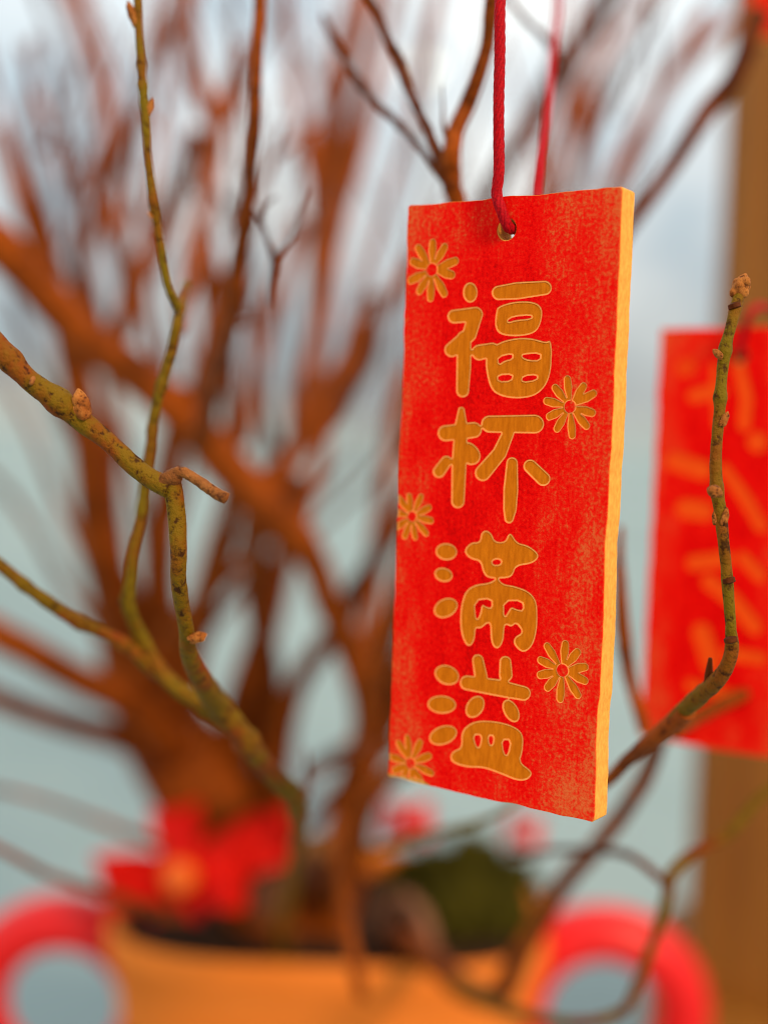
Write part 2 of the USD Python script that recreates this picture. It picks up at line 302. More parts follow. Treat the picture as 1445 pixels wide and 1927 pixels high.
ROT2 = Rn.from_rotvec([.0284, -.5979, -.0527])
POSE2 = Pose(ROT2, np.array([.0897, -.0072, -.33]))
def s2(*strokes): return onto(unary_union([cap(*s) for s in strokes]), POSE2, 1, 0, 0)
CH2 = [s2(([(1305, 745), (1352, 735)], [25, 31]), ([(1390, 690), (1405, 750), (1400, 800)], 24), ([(1425, 832)], 38), ([(1345, 690), (1350, 800)], 15)),
       s2(([(1270, 868), (1322, 885)], 36), ([(1290, 958), (1325, 962)], 37), ([(1362, 882), (1400, 935), (1432, 990)], [21, 25, 25])),
       s2(([(1305, 1060), (1365, 1052)], 30), ([(1335, 1095), (1380, 1130), (1420, 1180)], 30), ([(1398, 1050), (1430, 1085)], 24)),
       s2(([(1320, 1190), (1338, 1250)], 36), ([(1370, 1230), (1430, 1240)], 25), ([(1300, 1290), (1380, 1310)], 24))]
HOLE2 = np.array([0.0, .0475])
build_tag(POSE2, 'wooden_tag', 'blurred red wooden tag with orange characters behind the upright green twig at right', 'red wooden tags hanging in the branches', CH2, [flower(POSE2, 1290, 690, .0030, 8)], HOLE2, 23)

c3 = at(1405, 78, .46); P3 = Pose(ROT2, np.zeros(3)); P3.o = c3 - P3.A @ np.array([-TW / 2, -HT / 2, 0])
for j in range(3): P3.M[3, j] = float(P3.o[j])
t3x = thing('wooden_tag', 'red wooden tag of which only a blurred lower corner shows at the upper right', 'wooden tag', 'red wooden tags hanging in the branches', matrix=P3.M)
for ch in stage.GetPrimAtPath('/World/wooden_tag_001').GetChildren():
    q3 = stage.DefinePrim(t3x.GetPath().AppendChild(ch.GetName())); q3.GetReferences().AddInternalReference(ch.GetPath())

# ------------------------------------------------------------------ cords
def cord(parent_name, label, path, r, plies=6, pitch=.013):
    C = catmull(path, 26); t = thing(parent_name, label, 'cord', 'red hanging cords')
    T, N, B = frames(C); s = np.r_[0, np.cumsum(np.linalg.norm(np.diff(C, axis=0), axis=1))]
    for k in range(plies):
        a = 2 * np.pi * (s / pitch + k / plies); rr = r * (.50 + .03 * np.sin(s * 900 + k))
        P = C + (np.cos(a)[:, None] * N + np.sin(a)[:, None] * B) * r * .5
        obj('strand', tube(P, rr * .92, 8), 'cord_red', t, smooth=True)
    return t
h1 = lambda dz, du=0, dv=0: POSE1.world([HOLE1[0] + du, HOLE1[1] + dv, dz])
APEX = at(985, -330, .262)
cord('red_cord', 'red twisted cord through the hole of the sharp tag in front', [
    h1(-.0072, .0012, .0016), h1(-.0058, .0008, .0007), h1(-.0030, .0005, .0004), h1(.0004, .0007, .0002), h1(.0017, .0000, .0026), h1(.0018, -.0012, .0060),
    at(939, 320, .2275), at(938, 240, .2275), at(940, 120, .228), at(941, 0, .229), at(944, -140, .235), at(962, -280, .25), APEX + np.array([0, .002, .002]),
    at(1010, -290, .30), at(1044, -140, .325), at(1050, 0, .322), at(1043, 80, .312), at(1031, 200, .285), at(1018, 300, .258), at(1012, 370, .248), h1(-.0092, .0030, .0045), h1(-.0074, .0014, .0018)], .00108)
h2 = lambda dz, du=0, dv=0: POSE2.world([HOLE2[0] + du, HOLE2[1] + dv, dz])
cord('red_cord', 'red cord of the blurred tag, mostly outside the right edge', [h2(-.009, 0, .006), h2(-.006, 0, .001), h2(0, 0, 0), h2(.002, .001, .004), h2(.002, .004, .012), at(1500, 560, .355), at(1580, 300, .37), at(1640, -50, .38)], .00108)

# ------------------------------------------------------------------ pot with soil
RIM = at(622, 1692, .75); RIM[2] = POT_H
pot = thing('flower_pot', 'orange terracotta pot with two red ring handles at the bottom', 'flower pot', loc=(RIM[0], RIM[1], 0))
def sup(a, b, n_=96, e=3.4):
    th = np.linspace(0, 2 * np.pi, n_, endpoint=False); c, s = np.cos(th), np.sin(th)
    return np.c_[a * np.sign(c) * np.abs(c) ** (2 / e), b * np.sign(s) * np.abs(s) ** (2 / e)]
PA, PB = .124, .095
prof = [(0, 0), (.80, 0), (.82, .004), (.84, .03), (.88, .08), (.925, .13), (.965, .17), (.978, .178), (1.0, .182), (1.005, .19), (1.0, .198), (.985, .200), (.955, .198), (.945, .19), (.93, .16), (.9, .15), (0, .15)]
rings = [np.c_[sup(PA * max(k, .001), PB * max(k, .001)), np.full(96, z)] for k, z in prof]
V = np.vstack(rings); i, j = np.meshgrid(np.arange(len(prof) - 1), np.arange(96), indexing='ij'); i = i.ravel(); j = j.ravel(); j2 = (j + 1) % 96
obj('pot_body', (V, np.c_[i * 96 + j, i * 96 + j2, (i + 1) * 96 + j2, (i + 1) * 96 + j]), 'terracotta', pot, smooth=35)
def sheet(a, b, hf, n_=40, e=3.4):
    V = [[0, 0, hf(0, 0)]]; f = []
    for k in range(1, n_ + 1):
        P = sup(a * k / n_, b * k / n_, 96, e)
        V += [[x, y, hf(x, y)] for x, y in P]
    for j in range(96): f.append([0, 1 + j, 1 + (j + 1) % 96])
    for k in range(n_ - 1):
        for j in range(96):
            a0, a1, b0, b1 = 1 + k * 96 + j, 1 + k * 96 + (j + 1) % 96, 1 + (k + 1) * 96 + j, 1 + (k + 1) * 96 + (j + 1) % 96
            f += [[a0, b0, b1], [a0, b1, a1]]
    return np.array(V), np.array(f)
sv, sf = sheet(PA * .942, PB * .942, lambda x, y: 0)
sv[:, 2] = .187 + .012 * (meshkit.fbm(np.c_[sv[:, :2] * 60, np.zeros(len(sv))], 4, 2) - .5)
so = obj('soil', (sv + [RIM[0], RIM[1], 0], sf), 'soil', None, smooth=True); tag(so, 'dark brown soil filling the orange pot', 'soil', kind='stuff')
for (px, py) in ((120, 1888), (1130, 1908)):
    c = at(px, py, .75) - np.array([RIM[0], RIM[1], 0])
    th = np.linspace(0, 2 * np.pi, 73)[:-1]; rr, tr = .0488, .0160
    a = np.linspace(0, 2 * np.pi, 20, endpoint=False)
    V = np.array([[c[0] + (rr + tr * math.cos(b)) * math.cos(t), c[1] + tr * 1.1 * math.sin(b), c[2] + (rr + tr * math.cos(b)) * math.sin(t)] for t in th for b in a])
    i, j = np.meshgrid(np.arange(72), np.arange(20), indexing='ij'); i = i.ravel(); j = j.ravel(); i2 = (i + 1) % 72; j2 = (j + 1) % 20
    obj('handle', (V, np.c_[i * 20 + j, i2 * 20 + j, i2 * 20 + j2, i * 20 + j2]), 'handle_red', pot, smooth=True)

# ------------------------------------------------------------------ the bare shrub
shrub = thing('bare_shrub', 'bare brown branching shrub with budding twigs growing from the orange pot', 'shrub', loc=(0, 0, 0))
K = 1.18
_bseed = [100]
def branch(pts, m='bark_brown', name='branch', sides=12, per=9, rough=.10, knots=0):
    """pts: (x, y, distance, width) along the branch, as measured on the photograph."""
    _bseed[0] += 1; rs = np.random.default_rng(_bseed[0])
    P = np.array([at(x, y, z * K) for x, y, z, w in pts]); r = np.array([w * z * K / F / 2 for x, y, z, w in pts]) * {'bark_young': .96, 'bark_green': .80}.get(m, .97)
    C = catmull(P, per); rr = np.clip(catmull(np.c_[r, r, r], per)[:, 0], r.min() * .8, r.max() * 1.1)
    s = np.r_[0, np.cumsum(np.linalg.norm(np.diff(C, axis=0), axis=1))]
    jit = np.c_[meshkit.fbm(np.c_[s / (rr.mean() * 9), s * 0, s * 0 + 3.1], 3, _bseed[0]), meshkit.fbm(np.c_[s / (rr.mean() * 9), s * 0 + 7.7, s * 0], 3, _bseed[0] + 1), meshkit.fbm(np.c_[s / (rr.mean() * 9), s * 0 + 1.7, s * 0 + 5], 3, _bseed[0] + 2)] - .5
    C = C + jit * rr[:, None] * .7
    for k in range(knots):
        c = rs.uniform(.06, .94) * s[-1]; rr = rr * (1 + rs.uniform(.12, .3) * np.exp(-((s - c) / (rr.mean() * 1.0)) ** 2))
    return obj(name, tube(C, rr, sides, rough, _bseed[0]), m, shrub, smooth=True)
def bud(parent, x, y, z, x2, y2, w, m='bud_tan', dz=0.0):
    """A pointed bud with overlapping scales from (x, y) to its tip (x2, y2)."""
    _bseed[0] += 1
    a, b = at(x, y, z * K), at(x2, y2, (z + dz) * K); r = w * z * K / F / 2; d = b - a; n_ = 14
    t = np.linspace(0, 1, n_); C = a + d * t[:, None]; pr = np.interp(t, [0, .12, .4, .62, .85, 1], [.62, .86, 1, .92, .55, .12])
    ms = [tube(C, r * pr * .94, 12, .12, _bseed[0])]
    u = d / np.linalg.norm(d); v = np.cross(u, [.2, .5, .8]); v /= np.linalg.norm(v); w_ = np.cross(u, v); ln = np.linalg.norm(d)
    for k in range(7):
        an = 2.4 * k; c = a + d * (.08 + .085 * k) + (math.cos(an) * v + math.sin(an) * w_) * r * .55
        e = trimesh.creation.icosphere(2, 1.0); e.apply_scale([ln * .24, r * .52, r * .46]); T4 = np.eye(4); dirn = u * .95 + (math.cos(an) * v + math.sin(an) * w_) * .12; dirn /= np.linalg.norm(dirn)
        sd = np.cross(dirn, math.cos(an) * v + math.sin(an) * w_); sd /= np.linalg.norm(sd); T4[:3, 0] = dirn; T4[:3, 1] = sd; T4[:3, 2] = np.cross(dirn, sd); T4[:3, 3] = c; e.apply_transform(T4); ms.append(e)
    return obj('bud', cat(ms), m, parent, smooth=True)

# trunk and the large limbs, far out of focus
branch([(0, 240, .50, 36), (42, 380, .51, 42), (100, 540, .53, 50), (150, 700, .55, 66), (178, 850, .56, 74), (192, 1000, .58, 82), (222, 1140, .6, 100), (275, 1310, .62, 150), (345, 1450, .63, 195), (430, 1600, .64, 220), (520, 1760, .64, 200), (560, 1880, .64, 210)], 'bark_brown', 'trunk', 18)
branch([(-70, 420, .40, 88), (0, 470, .41, 84), (60, 535, .42, 80), (130, 612, .43, 80), (220, 682, .44, 80), (300, 748, .45, 78), (370, 815, .46, 80), (430, 885, .47, 88), (500, 960, .48, 88), (560, 1012, .49, 72), (600, 1075, .5, 60), (622, 1140, .51, 58), (655, 1210, .53, 60), (688, 1310, .55, 64), (690, 1450, .58, 66), (660, 1600, .61, 76), (610, 1780, .63, 90)], 'bark_brown', 'branch', 16)
branch([(-60, 1170, .48, 66), (0, 1195, .48, 64), (90, 1245, .5, 60), (165, 1282, .52, 66), (240, 1315, .55, 76), (310, 1400, .6, 90)], 'bark_brown')
branch([(-60, 1290, .52, 40), (20, 1325, .53, 44), (110, 1360, .55, 46), (220, 1392, .58, 52), (330, 1440, .62, 70)], 'bark_brown')
branch([(770, 480, .47, 26), (745, 540, .47, 30), (690, 620, .48, 38), (622, 740, .48, 44), (570, 830, .48, 48), (520, 900, .48, 52), (490, 960, .49, 56)], 'bark_brown')
branch([(470, 980, .5, 46), (482, 1080, .52, 50), (495, 1200, .56, 52), (505, 1320, .6, 56), (512, 1450, .63, 66), (530, 1650, .64, 80)], 'bark_brown')
branch([(800, 880, .55, 36), (760, 970, .53, 40), (705, 1060, .52, 42), (655, 1130, .52, 46), (640, 1190, .53, 50)], 'bark_dark')
branch([(385, 420, .44, 34), (392, 500, .45, 42), (402, 620, .46, 50), (380, 720, .46, 52), (372, 800, .46, 56)], 'bark_brown')
branch([(405, 215, .5, 44), (398, 300, .48, 44), (385, 400, .45, 38), (366, 490, .40, 36), (345, 580, .33, 30), (338, 620, .27, 24)], 'bark_brown')
branch([(350, -40, .52, 40), (362, 100, .52, 42), (395, 210, .5, 40)], 'bark_brown')
branch([(455, 90, .55, 34), (430, 180, .52, 40), (405, 240, .5, 42)], 'bark_brown')
branch([(375, 250, .55, 40), (330, 360, .55, 40), (275, 480, .55, 44), (240, 580, .54, 48), (190, 690, .56, 56)], 'bark_brown')
branch([(120, -40, .75, 44), (170, 90, .72, 46), (205, 230, .7, 44), (210, 400, .66, 42), (250, 560, .62, 42)], 'bark_brown')
branch([(690, -40, .78, 60), (650, 130, .75, 56), (610, 300, .72, 56), (600, 450, .68, 52), (598, 620, .62, 46), (560, 800, .56, 48)], 'bark_brown')
branch([(535, -40, .75, 28), (560, 200, .72, 30), (598, 380, .70, 34), (598, 560, .64, 36), (575, 720, .58, 36)], 'bark_brown')
branch([(712, 120, .74, 24), (650, 280, .72, 32), (606, 400, .70, 36), (600, 520, .66, 36)], 'bark_brown')
branch([(740, -20, .72, 26), (715, 100, .70, 30), (680, 260, .68, 32), (640, 420, .66, 34), (605, 600, .61, 36), (565, 790, .56, 36)], 'bark_brown')
branch([(705, 560, .6, 34), (700, 660, .58, 38), (650, 760, .54, 36), (590, 830, .5, 34)], 'bark_dark')
branch([(760, 700, .66, 34), (730, 900, .62, 36), (700, 1120, .6, 40), (690, 1300, .58, 44)], 'bark_brown')
branch([(450, 1060, .56, 34), (390, 1120, .56, 38), (330, 1180, .57, 42), (280, 1260, .58, 50)], 'bark_brown')
branch([(640, 1180, .54, 40), (560, 1290, .57, 44), (530, 1420, .6, 50), (530, 1560, .63, 60)], 'bark_brown')
branch([(690, 1400, .62, 40), (620, 1430, .60, 30), (580, 1465, .5, 20)], 'bark_dark')
branch([(450, 830, .6, 44), (480, 700, .62, 38), (520, 560, .66, 34), (560, 420, .7, 30)], 'bark_brown')
branch([(345, 740, .52, 50), (322, 860, .55, 58), (306, 1000, .58, 66), (300, 1150, .6, 76), (320, 1320, .62, 90)], 'bark_brown')
branch([(440, 930, .50, 44), (405, 1060, .53, 54), (372, 1180, .56, 62), (345, 1320, .6, 80)], 'bark_brown')
branch([(560, 900, .56, 40), (535, 1020, .58, 46), (500, 1160, .6, 54), (450, 1330, .62, 70), (420, 1480, .64, 90)], 'bark_brown')
branch([(-50, 610, .70, 14), (50, 790, .68, 16), (120, 960, .66, 20), (190, 1120, .64, 30)], 'bark_brown', 'twig', 8)
branch([(-50, 860, .66, 12), (40, 960, .66, 15), (120, 1090, .65, 18), (220, 1230, .63, 30)], 'bark_brown', 'twig', 8)
branch([(20, 560, .62, 16), (70, 690, .61, 20), (140, 830, .60, 26), (185, 930, .58, 34)], 'bark_dark', 'twig', 8)
# right side limbs
branch([(1180, -60, .50, 46), (1120, 40, .50, 44), (1060, 120, .50, 42), (1010, 210, .49, 40), (960, 290, .48, 38), (900, 420, .48, 38), (830, 620, .48, 40), (770, 860, .5, 44)], 'bark_dark')
branch([(1430, 20, .34, 40), (1385, 140, .34, 42), (1330, 205, .34, 40), (1270, 300, .335, 34), (1205, 390, .33, 32), (1150, 470, .33, 32), (1050, 640, .35, 34), (940, 840, .4, 40), (830, 1060, .48, 44), (740, 1320, .56, 50), (650, 1600, .62, 60)], 'bark_dark')
branch([(1330, 20, .55, 28), (1240, 180, .55, 28), (1165, 330, .55, 28), (1090, 500, .56, 30), (980, 720, .58, 34)], 'bark_brown')
branch([(1230, -30, .6, 26), (1150, 80, .6, 26), (1060, 240, .6, 28), (1000, 420, .6, 30)], 'bark_brown')
branch([(1400, 20, .62, 22), (1290, 120, .62, 22), (1200, 240, .62, 24), (1140, 360, .6, 26)], 'bark_brown')
branch([(1110, 170, .62, 46), (1100, 250, .62, 40), (1085, 360, .61, 30)], 'bark_brown')
branch([(940, -30, .30, 12), (985, 30, .30, 13), (1035, 85, .30, 13), (1065, 150, .33, 16)], 'bark_dark', 'twig', 8)
branch([(1250, 1385, .30, 30), (1200, 1480, .33, 34), (1130, 1585, .36, 36), (1060, 1665, .39, 38), (1000, 1760, .42, 42), (930, 1872, .46, 46), (860, 1850, .5, 46), (800, 1800, .55, 50), (750, 1760, .6, 50)], 'bark_brown')
branch([(1500, 1270, .28, 24), (1420, 1300, .28, 26), (1330, 1340, .27, 28), (1270, 1375, .25, 28)], 'bark_brown')
branch([(1168, 990, .27, 10), (1164, 1060, .27, 20), (1168, 1130, .27, 26), (1174, 1200, .275, 30), (1188, 1280, .28, 26), (1215, 1380, .28, 24)], 'bark_brown', 'twig')
# middle distance
d_ = branch([(492, -60, .245, 24), (485, 50, .245, 26), (481, 150, .245, 24), (478, 250, .25, 28), (468, 340, .26, 24), (462, 400, .265, 30), (450, 480, .275, 32), (438, 580, .29, 34), (412, 680, .34, 36), (395, 760, .41, 42), (385, 830, .465, 48)], 'bark_brown', 'branch', 12, 10, .10, 5)
branch([(478, 398, .262, 9), (494, 420, .26, 10), (506, 455, .26, 9), (517, 490, .26, 14), (512, 530, .262, 10), (508, 572, .262, 8)], 'bark_dark', 'twig', 8)
branch([(517, 490, .26, 12), (535, 465, .262, 8), (552, 440, .265, 7), (565, 400, .268, 6), (578, 355, .27, 5)], 'bark_dark', 'twig', 8)
branch([(492, 415, .26, 8), (502, 385, .262, 6), (520, 368, .262, 4)], 'bark_dark', 'twig', 8)
branch([(440, 615, .30, 12), (455, 610, .3, 10), (470, 598, .3, 5)], 'bark_dark', 'twig', 8)
o_ = branch([(960, -330, .222, 30), (940, -140, .225, 29), (925, -10, .23, 29), (917, 80, .235, 28), (900, 140, .237, 30), (876, 200, .24, 32), (855, 245, .24, 34), (846, 290, .24, 38), (848, 350, .245, 38), (858, 400, .25, 38), (850, 600, .27, 40), (800, 900, .36, 42), (720, 1250, .48, 46), (620, 1620, .6, 56)], 'bark_brown', 'branch', 12, 10, .10, 5)
branch([(832, 160, .24, 3), (833, 200, .24, 5), (835, 235, .24, 9), (846, 262, .24, 22)], 'bark_dark', 'twig', 8)
branch([(672, -40, .25, 16), (705, 20, .25, 18), (730, 75, .25, 20), (748, 112, .25, 24), (768, 165, .248, 20), (795, 220, .245, 18), (812, 262, .243, 20), (834, 318, .242, 26), (846, 350, .243, 30)], 'bark_dark', 'twig', 10, 9, .1, 3)
branch([(610, 30, .28, 14), (630, 80, .275, 17), (665, 140, .27, 17), (700, 185, .262, 17), (740, 222, .255, 15), (775, 262, .25, 14), (805, 297, .246, 14), (836, 340, .244, 20)], 'bark_dark', 'twig', 10, 9, .1, 3)
# the sharp twigs at left
t1 = branch([(-70, 590, .188, 42), (0, 655, .188, 44), (58, 712, .188, 42), (110, 752, .189, 40), (155, 790, .19, 44), (200, 828, .19, 37), (245, 868, .19, 37), (285, 898, .19, 40), (322, 916, .19, 46)], 'bark_young', 'branch', 16, 14, .13, 4)
bud(t1, 158, 788, .189, 147, 731, 38)
branch([(63, 712, .187, 14), (58, 722, .186, 8)], 'cut_wood', 'twig', 8)
branch([(312, 910, .190, 36), (328, 893, .189, 34), (342, 886, .188, 22), (362, 896, .188, 20), (395, 917, .187, 23), (427, 938, .186, 25)], 'cut_wood', 'broken_twig', 14, 12, .34)
t2 = branch([(318, 900, .190, 42), (328, 935, .190, 38), (334, 985, .19, 36), (338, 1040, .19, 34), (337, 1085, .192, 31), (342, 1125, .195, 30), (350, 1180, .2, 31), (354, 1222, .205, 36), (372, 1270, .215, 44), (405, 1320, .23, 48), (452, 1382, .238, 46), (500, 1440, .25, 42), (545, 1488, .262, 44), (560, 1520, .275, 40), (563, 1585, .34, 31), (550, 1660, .43, 29), (530, 1750, .56, 32), (535, 1840, .6, 36)], 'bark_young', 'branch', 16, 14, .12, 6)
bud(t2, 358, 1204, .2, 390, 1194, 22)
branch([(577, 1500, .30, 16), (578, 1460, .30, 10), (577, 1410, .30, 5)], 'bark_dark', 'twig', 8)
branch([(565, 1490, .3, 16), (600, 1455, .31, 14), (640, 1430, .33, 16), (700, 1400, .36, 16)], 'bark_dark', 'twig', 8)
c1 = branch([(252, -70, .21, 19), (258, 0, .21, 19), (265, 90, .21, 20), (270, 170, .21, 22), (275, 250, .21, 19), (281, 320, .211, 19), (288, 385, .212, 24), (296, 430, .213, 20), (306, 485, .214, 20), (318, 545, .215, 20), (335, 582, .217, 24)], 'bark_green', 'twig', 12, 12, .1, 3)
bud(c1, 277, 216, .21, 288, 183, 15); bud(c1, 256, 45, .21, 240, 0, 18); bud(c1, 288, 410, .212, 279, 397, 10)
branch([(352, 535, .24, 24), (342, 565, .225, 26), (334, 600, .218, 25), (322, 660, .219, 26), (306, 715, .22, 25), (294, 770, .221, 24), (286, 815, .222, 23), (280, 860, .223, 25), (270, 920, .224, 24), (260, 985, .225, 25), (252, 1040, .226, 26), (244, 1100, .228, 27), (236, 1135, .23, 30)], 'bark_green', 'twig', 12, 12, .1, 4)
branch([(246, 1085, .228, 22), (240, 1135, .23, 30), (262, 1190, .235, 34), (300, 1255, .238, 38), (345, 1300, .238, 40), (400, 1342, .239, 42), (452, 1388, .242, 40), (490, 1432, .25, 34)], 'bark_green', 'branch', 12, 10, .1, 3)
branch([(-60, 1020, .225, 22), (0, 1062, .225, 24), (60, 1110, .226, 24), (110, 1148, .228, 26), (155, 1175, .23, 26), (205, 1198, .233, 26), (260, 1232, .236, 30), (300, 1268, .24, 32)], 'bark_young', 'twig', 12, 10, .1, 4)
# the sharp twig at right
t3 = branch([(1392, 548, .192, 25), (1384, 578, .191, 28), (1372, 620, .19, 25), (1362, 660, .19, 28), (1357, 710, .19, 26), (1354, 760, .19, 27), (1350, 810, .19, 27), (1347, 860, .19, 28), (1347, 912, .19, 30), (1354, 960, .19, 30), (1360, 1010, .19, 28), (1366, 1060, .191, 26), (1369, 1092, .191, 28), (1372, 1140, .192, 26), (1374, 1185, .193, 26), (1376, 1212, .194, 32), (1370, 1245, .195, 34), (1350, 1278, .198, 38), (1318, 1312, .205, 42), (1275, 1352, .213, 38)], 'bark_green', 'branch', 16, 14, .08, 3)
branch([(1290, 1338, .21, 38), (1275, 1352, .213, 38), (1230, 1390, .222, 34), (1185, 1428, .235, 27), (1120, 1480, .25, 24), (1020, 1470, .28, 26), (900, 1440, .34, 30), (780, 1440, .42, 34), (690, 1520, .5, 40), (640, 1680, .6, 50)], 'bark_brown', 'branch', 12, 10, .1, 3)
bud(t3, 1389, 556, .192, 1403, 514, 36); bud(t3, 1358, 672, .189, 1341, 657, 15); bud(t3, 1358, 800, .189, 1370, 774, 15); bud(t3, 1351, 926, .187, 1334, 922, 26, dz=-.002); bud(t3, 1362, 985, .189, 1368, 955, 14); bud(t3, 1346, 985, .19, 1343, 962, 11)
branch([(1330, 1300, .201, 22), (1333, 1272, .2, 17), (1336, 1240, .199, 8)], 'bark_dark', 'twig', 10)
for (nx, ny) in ((1369, 1092), (1375, 1203), (1384, 575)):
    c = at(nx, ny, .19 * K); branch([(nx - 1, ny - 4, .1908, 25.5), (nx + 1, ny + 4, .1908, 25.5)], 'bark_dark', 'bud_scar', 12)
# lower right
branch([(1510, 1440, .29, 17), (1440, 1495, .29, 19), (1370, 1568, .29, 22), (1300, 1605, .29, 23), (1262, 1645, .29, 26), (1252, 1690, .292, 24), (1228, 1770, .297, 21), (1200, 1850, .30, 21), (1168, 1905, .305, 22), (1080, 1925, .32, 22), (960, 1905, .4, 26), (860, 1850, .5, 36)], 'bark_young', 'branch', 12, 10, .1, 3)
branch([(1255, 1665, .29, 18), (1180, 1610, .3, 16), (1080, 1600, .33, 14), (960, 1610, .4, 16)], 'bark_dark', 'twig', 8)
branch([(640, 1545, .42, 30), (635, 1620, .41, 30), (648, 1710, .4, 28), (665, 1800, .39, 27), (678, 1880, .39, 26)], 'bark_brown')
branch([(700, 1600, .44, 22), (790, 1575, .36, 20), (880, 1555, .32, 18), (940, 1532, .3, 14), (985, 1500, .3, 12)], 'bark_green', 'twig')
branch([(-40, 1575, .33, 14), (40, 1620, .34, 16), (110, 1655, .36, 16), (220, 1690, .42, 20), (340, 1730, .5, 24)], 'bark_brown', 'twig', 8)
branch([(-40, 1480, .42, 12), (60, 1500, .44, 12), (170, 1540, .47, 14), (300, 1590, .52, 20)], 'bark_brown', 'twig', 8)
branch([(585, 1600, .5, 40), (603, 1592, .46, 50), (618, 1590, .44, 52)], 'cut_wood', 'cut_stub', 12)
branch([(705, 1790, .62, 30), (720, 1712, .60, 28), (762, 1690, .59, 26), (800, 1735, .58, 28), (822, 1830, .58, 32)], 'root_brown', 'root')
branch([(480, 1800, .64, 60), (500, 1700, .62, 60), (520, 1640, .62, 56), (590, 1660, .63, 50), (640, 1780, .64, 60)], 'root_brown', 'root')
# thin twigs far back in the crown
LIMB = [(150, 700, .56), (180, 850, .57), (192, 1000, .58), (222, 1140, .6), (275, 1310, .62), (130, 612, .43), (300, 748, .45), (430, 885, .47), (560, 1012, .49), (622, 1140, .51), (375, 800, .46), (800, 900, .42), (830, 1060, .48)]
for k in range(13):
    ax, ay, az = LIMB[k]
    if k >= 11: x0, top = rng.uniform(980, 1340), rng.uniform(-120, 60)
    else: x0, top = ax + rng.normal(60, 190), rng.uniform(-120, 260)
    z0 = az + rng.uniform(-.08, .08); w = rng.uniform(14, 26); bm = 'bark_dark' if k % 2 else 'bark_brown'; xm = ax + (x0 - ax) * .55 + rng.normal(0, 30); ym = ay + (top - ay) * .5; zm = (az + z0) / 2
    branch([(x0, top, z0, w * .55), ((x0 + xm) / 2 + rng.normal(0, 14), (top + ym) / 2, (z0 + zm) / 2, w * .8), (xm, ym, zm, w), ((ax + xm) / 2 + rng.normal(0, 14), (ay + ym) / 2, (az + zm) / 2, w * 1.15), (ax, ay, az, w * 1.5)], bm, 'twig', 8, 7)
    for f_, sg in (((.1, 1),) if k % 3 else ((.0, 1), (.35, -1))):
        bx, by, bz = x0 + (xm - x0) * (.45 + f_), top + (ym - top) * (.45 + f_), z0 + (zm - z0) * (.45 + f_)
        branch([(bx + sg * rng.uniform(50, 150), by - rng.uniform(160, 340), bz * 1.03, w * .3), (bx + sg * rng.uniform(20, 50), by - 90, bz, w * .5), (bx, by, bz, w * .7)], bm, 'twig', 7, 6)

for k in range(12):
    x0 = (-60 + 840 * (k / 7) if k < 8 else 1000 + 90 * (k - 8)) + rng.normal(0, 22); z0 = rng.uniform(.72, .95); x1 = 480 + (x0 - 480) * .62 + rng.normal(0, 40); y1 = rng.uniform(760, 1000); w = rng.uniform(9, 17)
    pts = [(x0 + rng.normal(0, 30), -90, z0, w * .6), ((x0 * 2 + x1) / 3 + rng.normal(0, 22), 200, z0 * .98, w * .85), ((x0 + 2 * x1) / 3 + rng.normal(0, 22), 520, z0 * .95, w), (x1, y1, z0 * .9, w * 1.2), ((x1 * .3 + 180) if x1 < 760 else x1 * .6 + 250, y1 + 330, .70, w * 1.4), (330 if x1 < 760 else 560, 1560, .66, w * 1.6)]
    branch(pts, 'bark_dark' if k % 3 else 'bark_brown', 'twig', 7, 6)
    for q_ in (1, 2):
        bx, by, bz, bw = pts[q_]; sg = rng.choice([-1, 1])
        branch([(bx + sg * rng.uniform(60, 140), by - rng.uniform(180, 320), bz * 1.02, bw * .35), (bx + sg * 35, by - 90, bz, bw * .55), (bx, by, bz, bw * .75)], 'bark_dark', 'twig', 6, 5)

# ------------------------------------------------------------------ moss, ribbons
ico = trimesh.creation.icosphere(5, 1.0); v = ico.vertices; lumps = []
for k, (px, py, pz, sx, sz) in enumerate(((880, 1680, .79, .028, .032), (950, 1695, .79, .022, .024), (805, 1690, .81, .026, .028), (885, 1725, .75, .032, .018))):
    mc = at(px, py, pz); dsp = 1 + .7 * (meshkit.fbm(v * 2.6, 4, 8 + k) - .5) + .25 * (meshkit.noise(v * 12, 4) - .5)
    lumps.append(trimesh.Trimesh(v * dsp[:, None] * [sx, sx * .8, sz] + mc, ico.faces, process=False))
mm = cat(lumps)
fs, fi = trimesh.sample.sample_surface(mm, 5200, seed=3); nr = mm.face_normals[fi]; vs, ff = [], []
for p, n_ in zip(fs, nr):
    u = np.cross(n_, rng.normal(size=3)); u /= np.linalg.norm(u); d = n_ + rng.normal(size=3) * .45; d /= np.linalg.norm(d); l_ = rng.uniform(.004, .012); b0 = len(vs)
    vs += [p - u * .0014, p + u * .0014, p + d * l_]; ff += [[b0, b0 + 1, b0 + 2]]
mo = obj('moss', cat([mm, trimesh.Trimesh(vs, ff, process=False)]), 'moss', None, smooth=False); tag(mo, 'dark green clump of moss on the soil at the right of the pot', 'moss', kind='stuff')

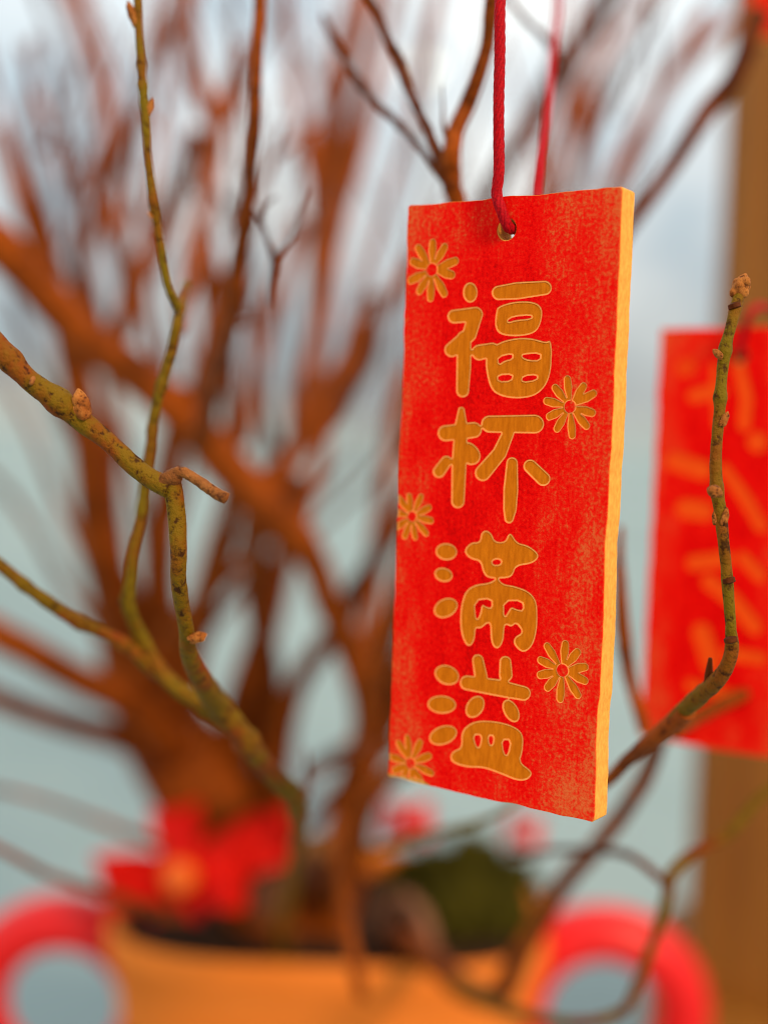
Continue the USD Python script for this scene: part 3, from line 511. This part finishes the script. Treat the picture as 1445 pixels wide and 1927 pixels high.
def ribbon(C, side, w, th=.0008):
    C = catmull(C, 10); side = np.asarray(side, float); T = np.gradient(C, axis=0); T /= np.linalg.norm(T, axis=1, keepdims=True)
    N = np.cross(T, side); N /= np.maximum(np.linalg.norm(N, axis=1, keepdims=True), 1e-9); S = np.cross(N, T); w = np.broadcast_to(np.asarray(w, float), (len(C),))[:, None]
    a = [C + S * w / 2 + N * th / 2, C - S * w / 2 + N * th / 2, C - S * w / 2 - N * th / 2, C + S * w / 2 - N * th / 2]
    V = np.stack(a, 1).reshape(-1, 3); n_ = len(C); f = []
    for i in range(n_ - 1):
        for j in range(4):
            f.append([i * 4 + j, i * 4 + (j + 1) % 4, (i + 1) * 4 + (j + 1) % 4, (i + 1) * 4 + j])
    f += [[3, 2, 1, 0], [n_ * 4 - 4, n_ * 4 - 3, n_ * 4 - 2, n_ * 4 - 1]]
    return V, np.array(f)
def bow(label, cx, cy, z, s, lobes, gold=True):
    c = at(cx, cy, z); t = thing('ribbon_bow', label, 'ribbon bow', 'red ribbon bows around the shrub', loc=c)
    px = z / F
    for dx, dy, fat, dep in lobes:
        e = (RIGHT * dx - UP * dy) * px * s; l_ = np.linalg.norm(e); u = e / l_; p = np.cross(u, fw); p /= np.linalg.norm(p); q_ = fat * px * s
        back = fw * dep
        C = [-fw * .002, u * l_ * .35 - fw * q_ * .42 + back * .4, u * l_ * .8 - fw * q_ * .5 + back, u * l_ * 1.02 + back, u * l_ * .8 + fw * q_ * .5 + back, u * l_ * .35 + fw * q_ * .42 + back * .4, fw * .002]
        obj('loop', ribbon(C, p + .25 * fw, [.009 * s] + list(np.interp(np.linspace(0, 1, 59), [0, .25, .5, .75, 1], [.012 * s, .028 * s, .033 * s, .028 * s, .012 * s])) + [.009 * s]), 'ribbon_red', t, smooth=50)
    k = trimesh.creation.icosphere(3, 1.0); k.apply_scale([(.009 * s), .009 * s, .009 * s]); k.vertices *= (1 + .12 * (meshkit.noise(k.vertices * 300, 3) - .5))[:, None]
    k.apply_translation(-fw * .012); obj('knot', k, 'gold_foil' if gold else 'ribbon_red', t, smooth=True)
bow('large red ribbon bow with orange gold knot at the foot of the trunk', 345, 1640, .69, 1.0, [(-150, 25, 60, .0), (120, 5, 80, -.005), (-30, -95, 70, .03), (195, -45, 60, .03), (-85, 55, 60, .005), (60, 45, 60, .0)])
bow('small red ribbon bow peeping out under the left part of the sharp tag', 765, 1545, .86, .8, [(-55, -5, 60, .0), (55, 0, 60, .0)], False)
bow('small red ribbon bow peeping out below the lower right corner of the sharp tag', 985, 1565, .86, .6, [(-50, -10, 60, .0), (50, 10, 60, .0)], False)

# ------------------------------------------------------------------ the pillar at right
a, b = at(1330, 200, .98), at(1255, 1700, .98); pc = (a + b) / 2; w_ = .16
pl = wobble_rect(w_, w_, .0, 1, r=.012, step=.02)
pm = trimesh.creation.extrude_polygon(pl, 3.2, engine='earcut'); pm.apply_transform(trimesh.transformations.rotation_matrix(math.radians(-16), [0, 0, 1]))
pm.apply_translation([pc[0] + w_ / 2, pc[1] - w_ / 2, 0])
pil = thing('wooden_pillar', 'brown wooden pillar along the right edge behind the blurred tag', 'pillar', loc=(0, 0, 0))
obj('shaft', pm, 'pillar_wood', pil, smooth=30)
pb = trimesh.creation.extrude_polygon(pl.buffer(.025), .10, engine='earcut'); pb.apply_transform(trimesh.transformations.rotation_matrix(math.radians(-16), [0, 0, 1])); pb.apply_translation([pc[0] + w_ / 2, pc[1] - w_ / 2, .002]); obj('plinth', pb, 'pillar_wood', pil, smooth=30)
# ------------------------------------------------------------------ a lit lamp far off
lc = at(797, 128, 14.0); lamp = thing('globe_lamp', 'lit globe lamp shining far behind the forked twig at top', 'lamp', loc=(lc[0], lc[1], 0))
gl = trimesh.creation.icosphere(3, .13); gl.apply_translation([0, 0, lc[2]]); obj('globe', gl, 'lamp_glow', lamp, smooth=True)
obj('post', tube(np.array([[0, 0, z] for z in np.linspace(0, lc[2] - .125, 12)]), np.linspace(.045, .028, 12), 12), 'lamp_metal', lamp, smooth=True)
obj('collar', tube(np.array([[0, 0, lc[2] - .16], [0, 0, lc[2] - .115]]), [.04, .055], 12), 'lamp_metal', lamp, smooth=True)
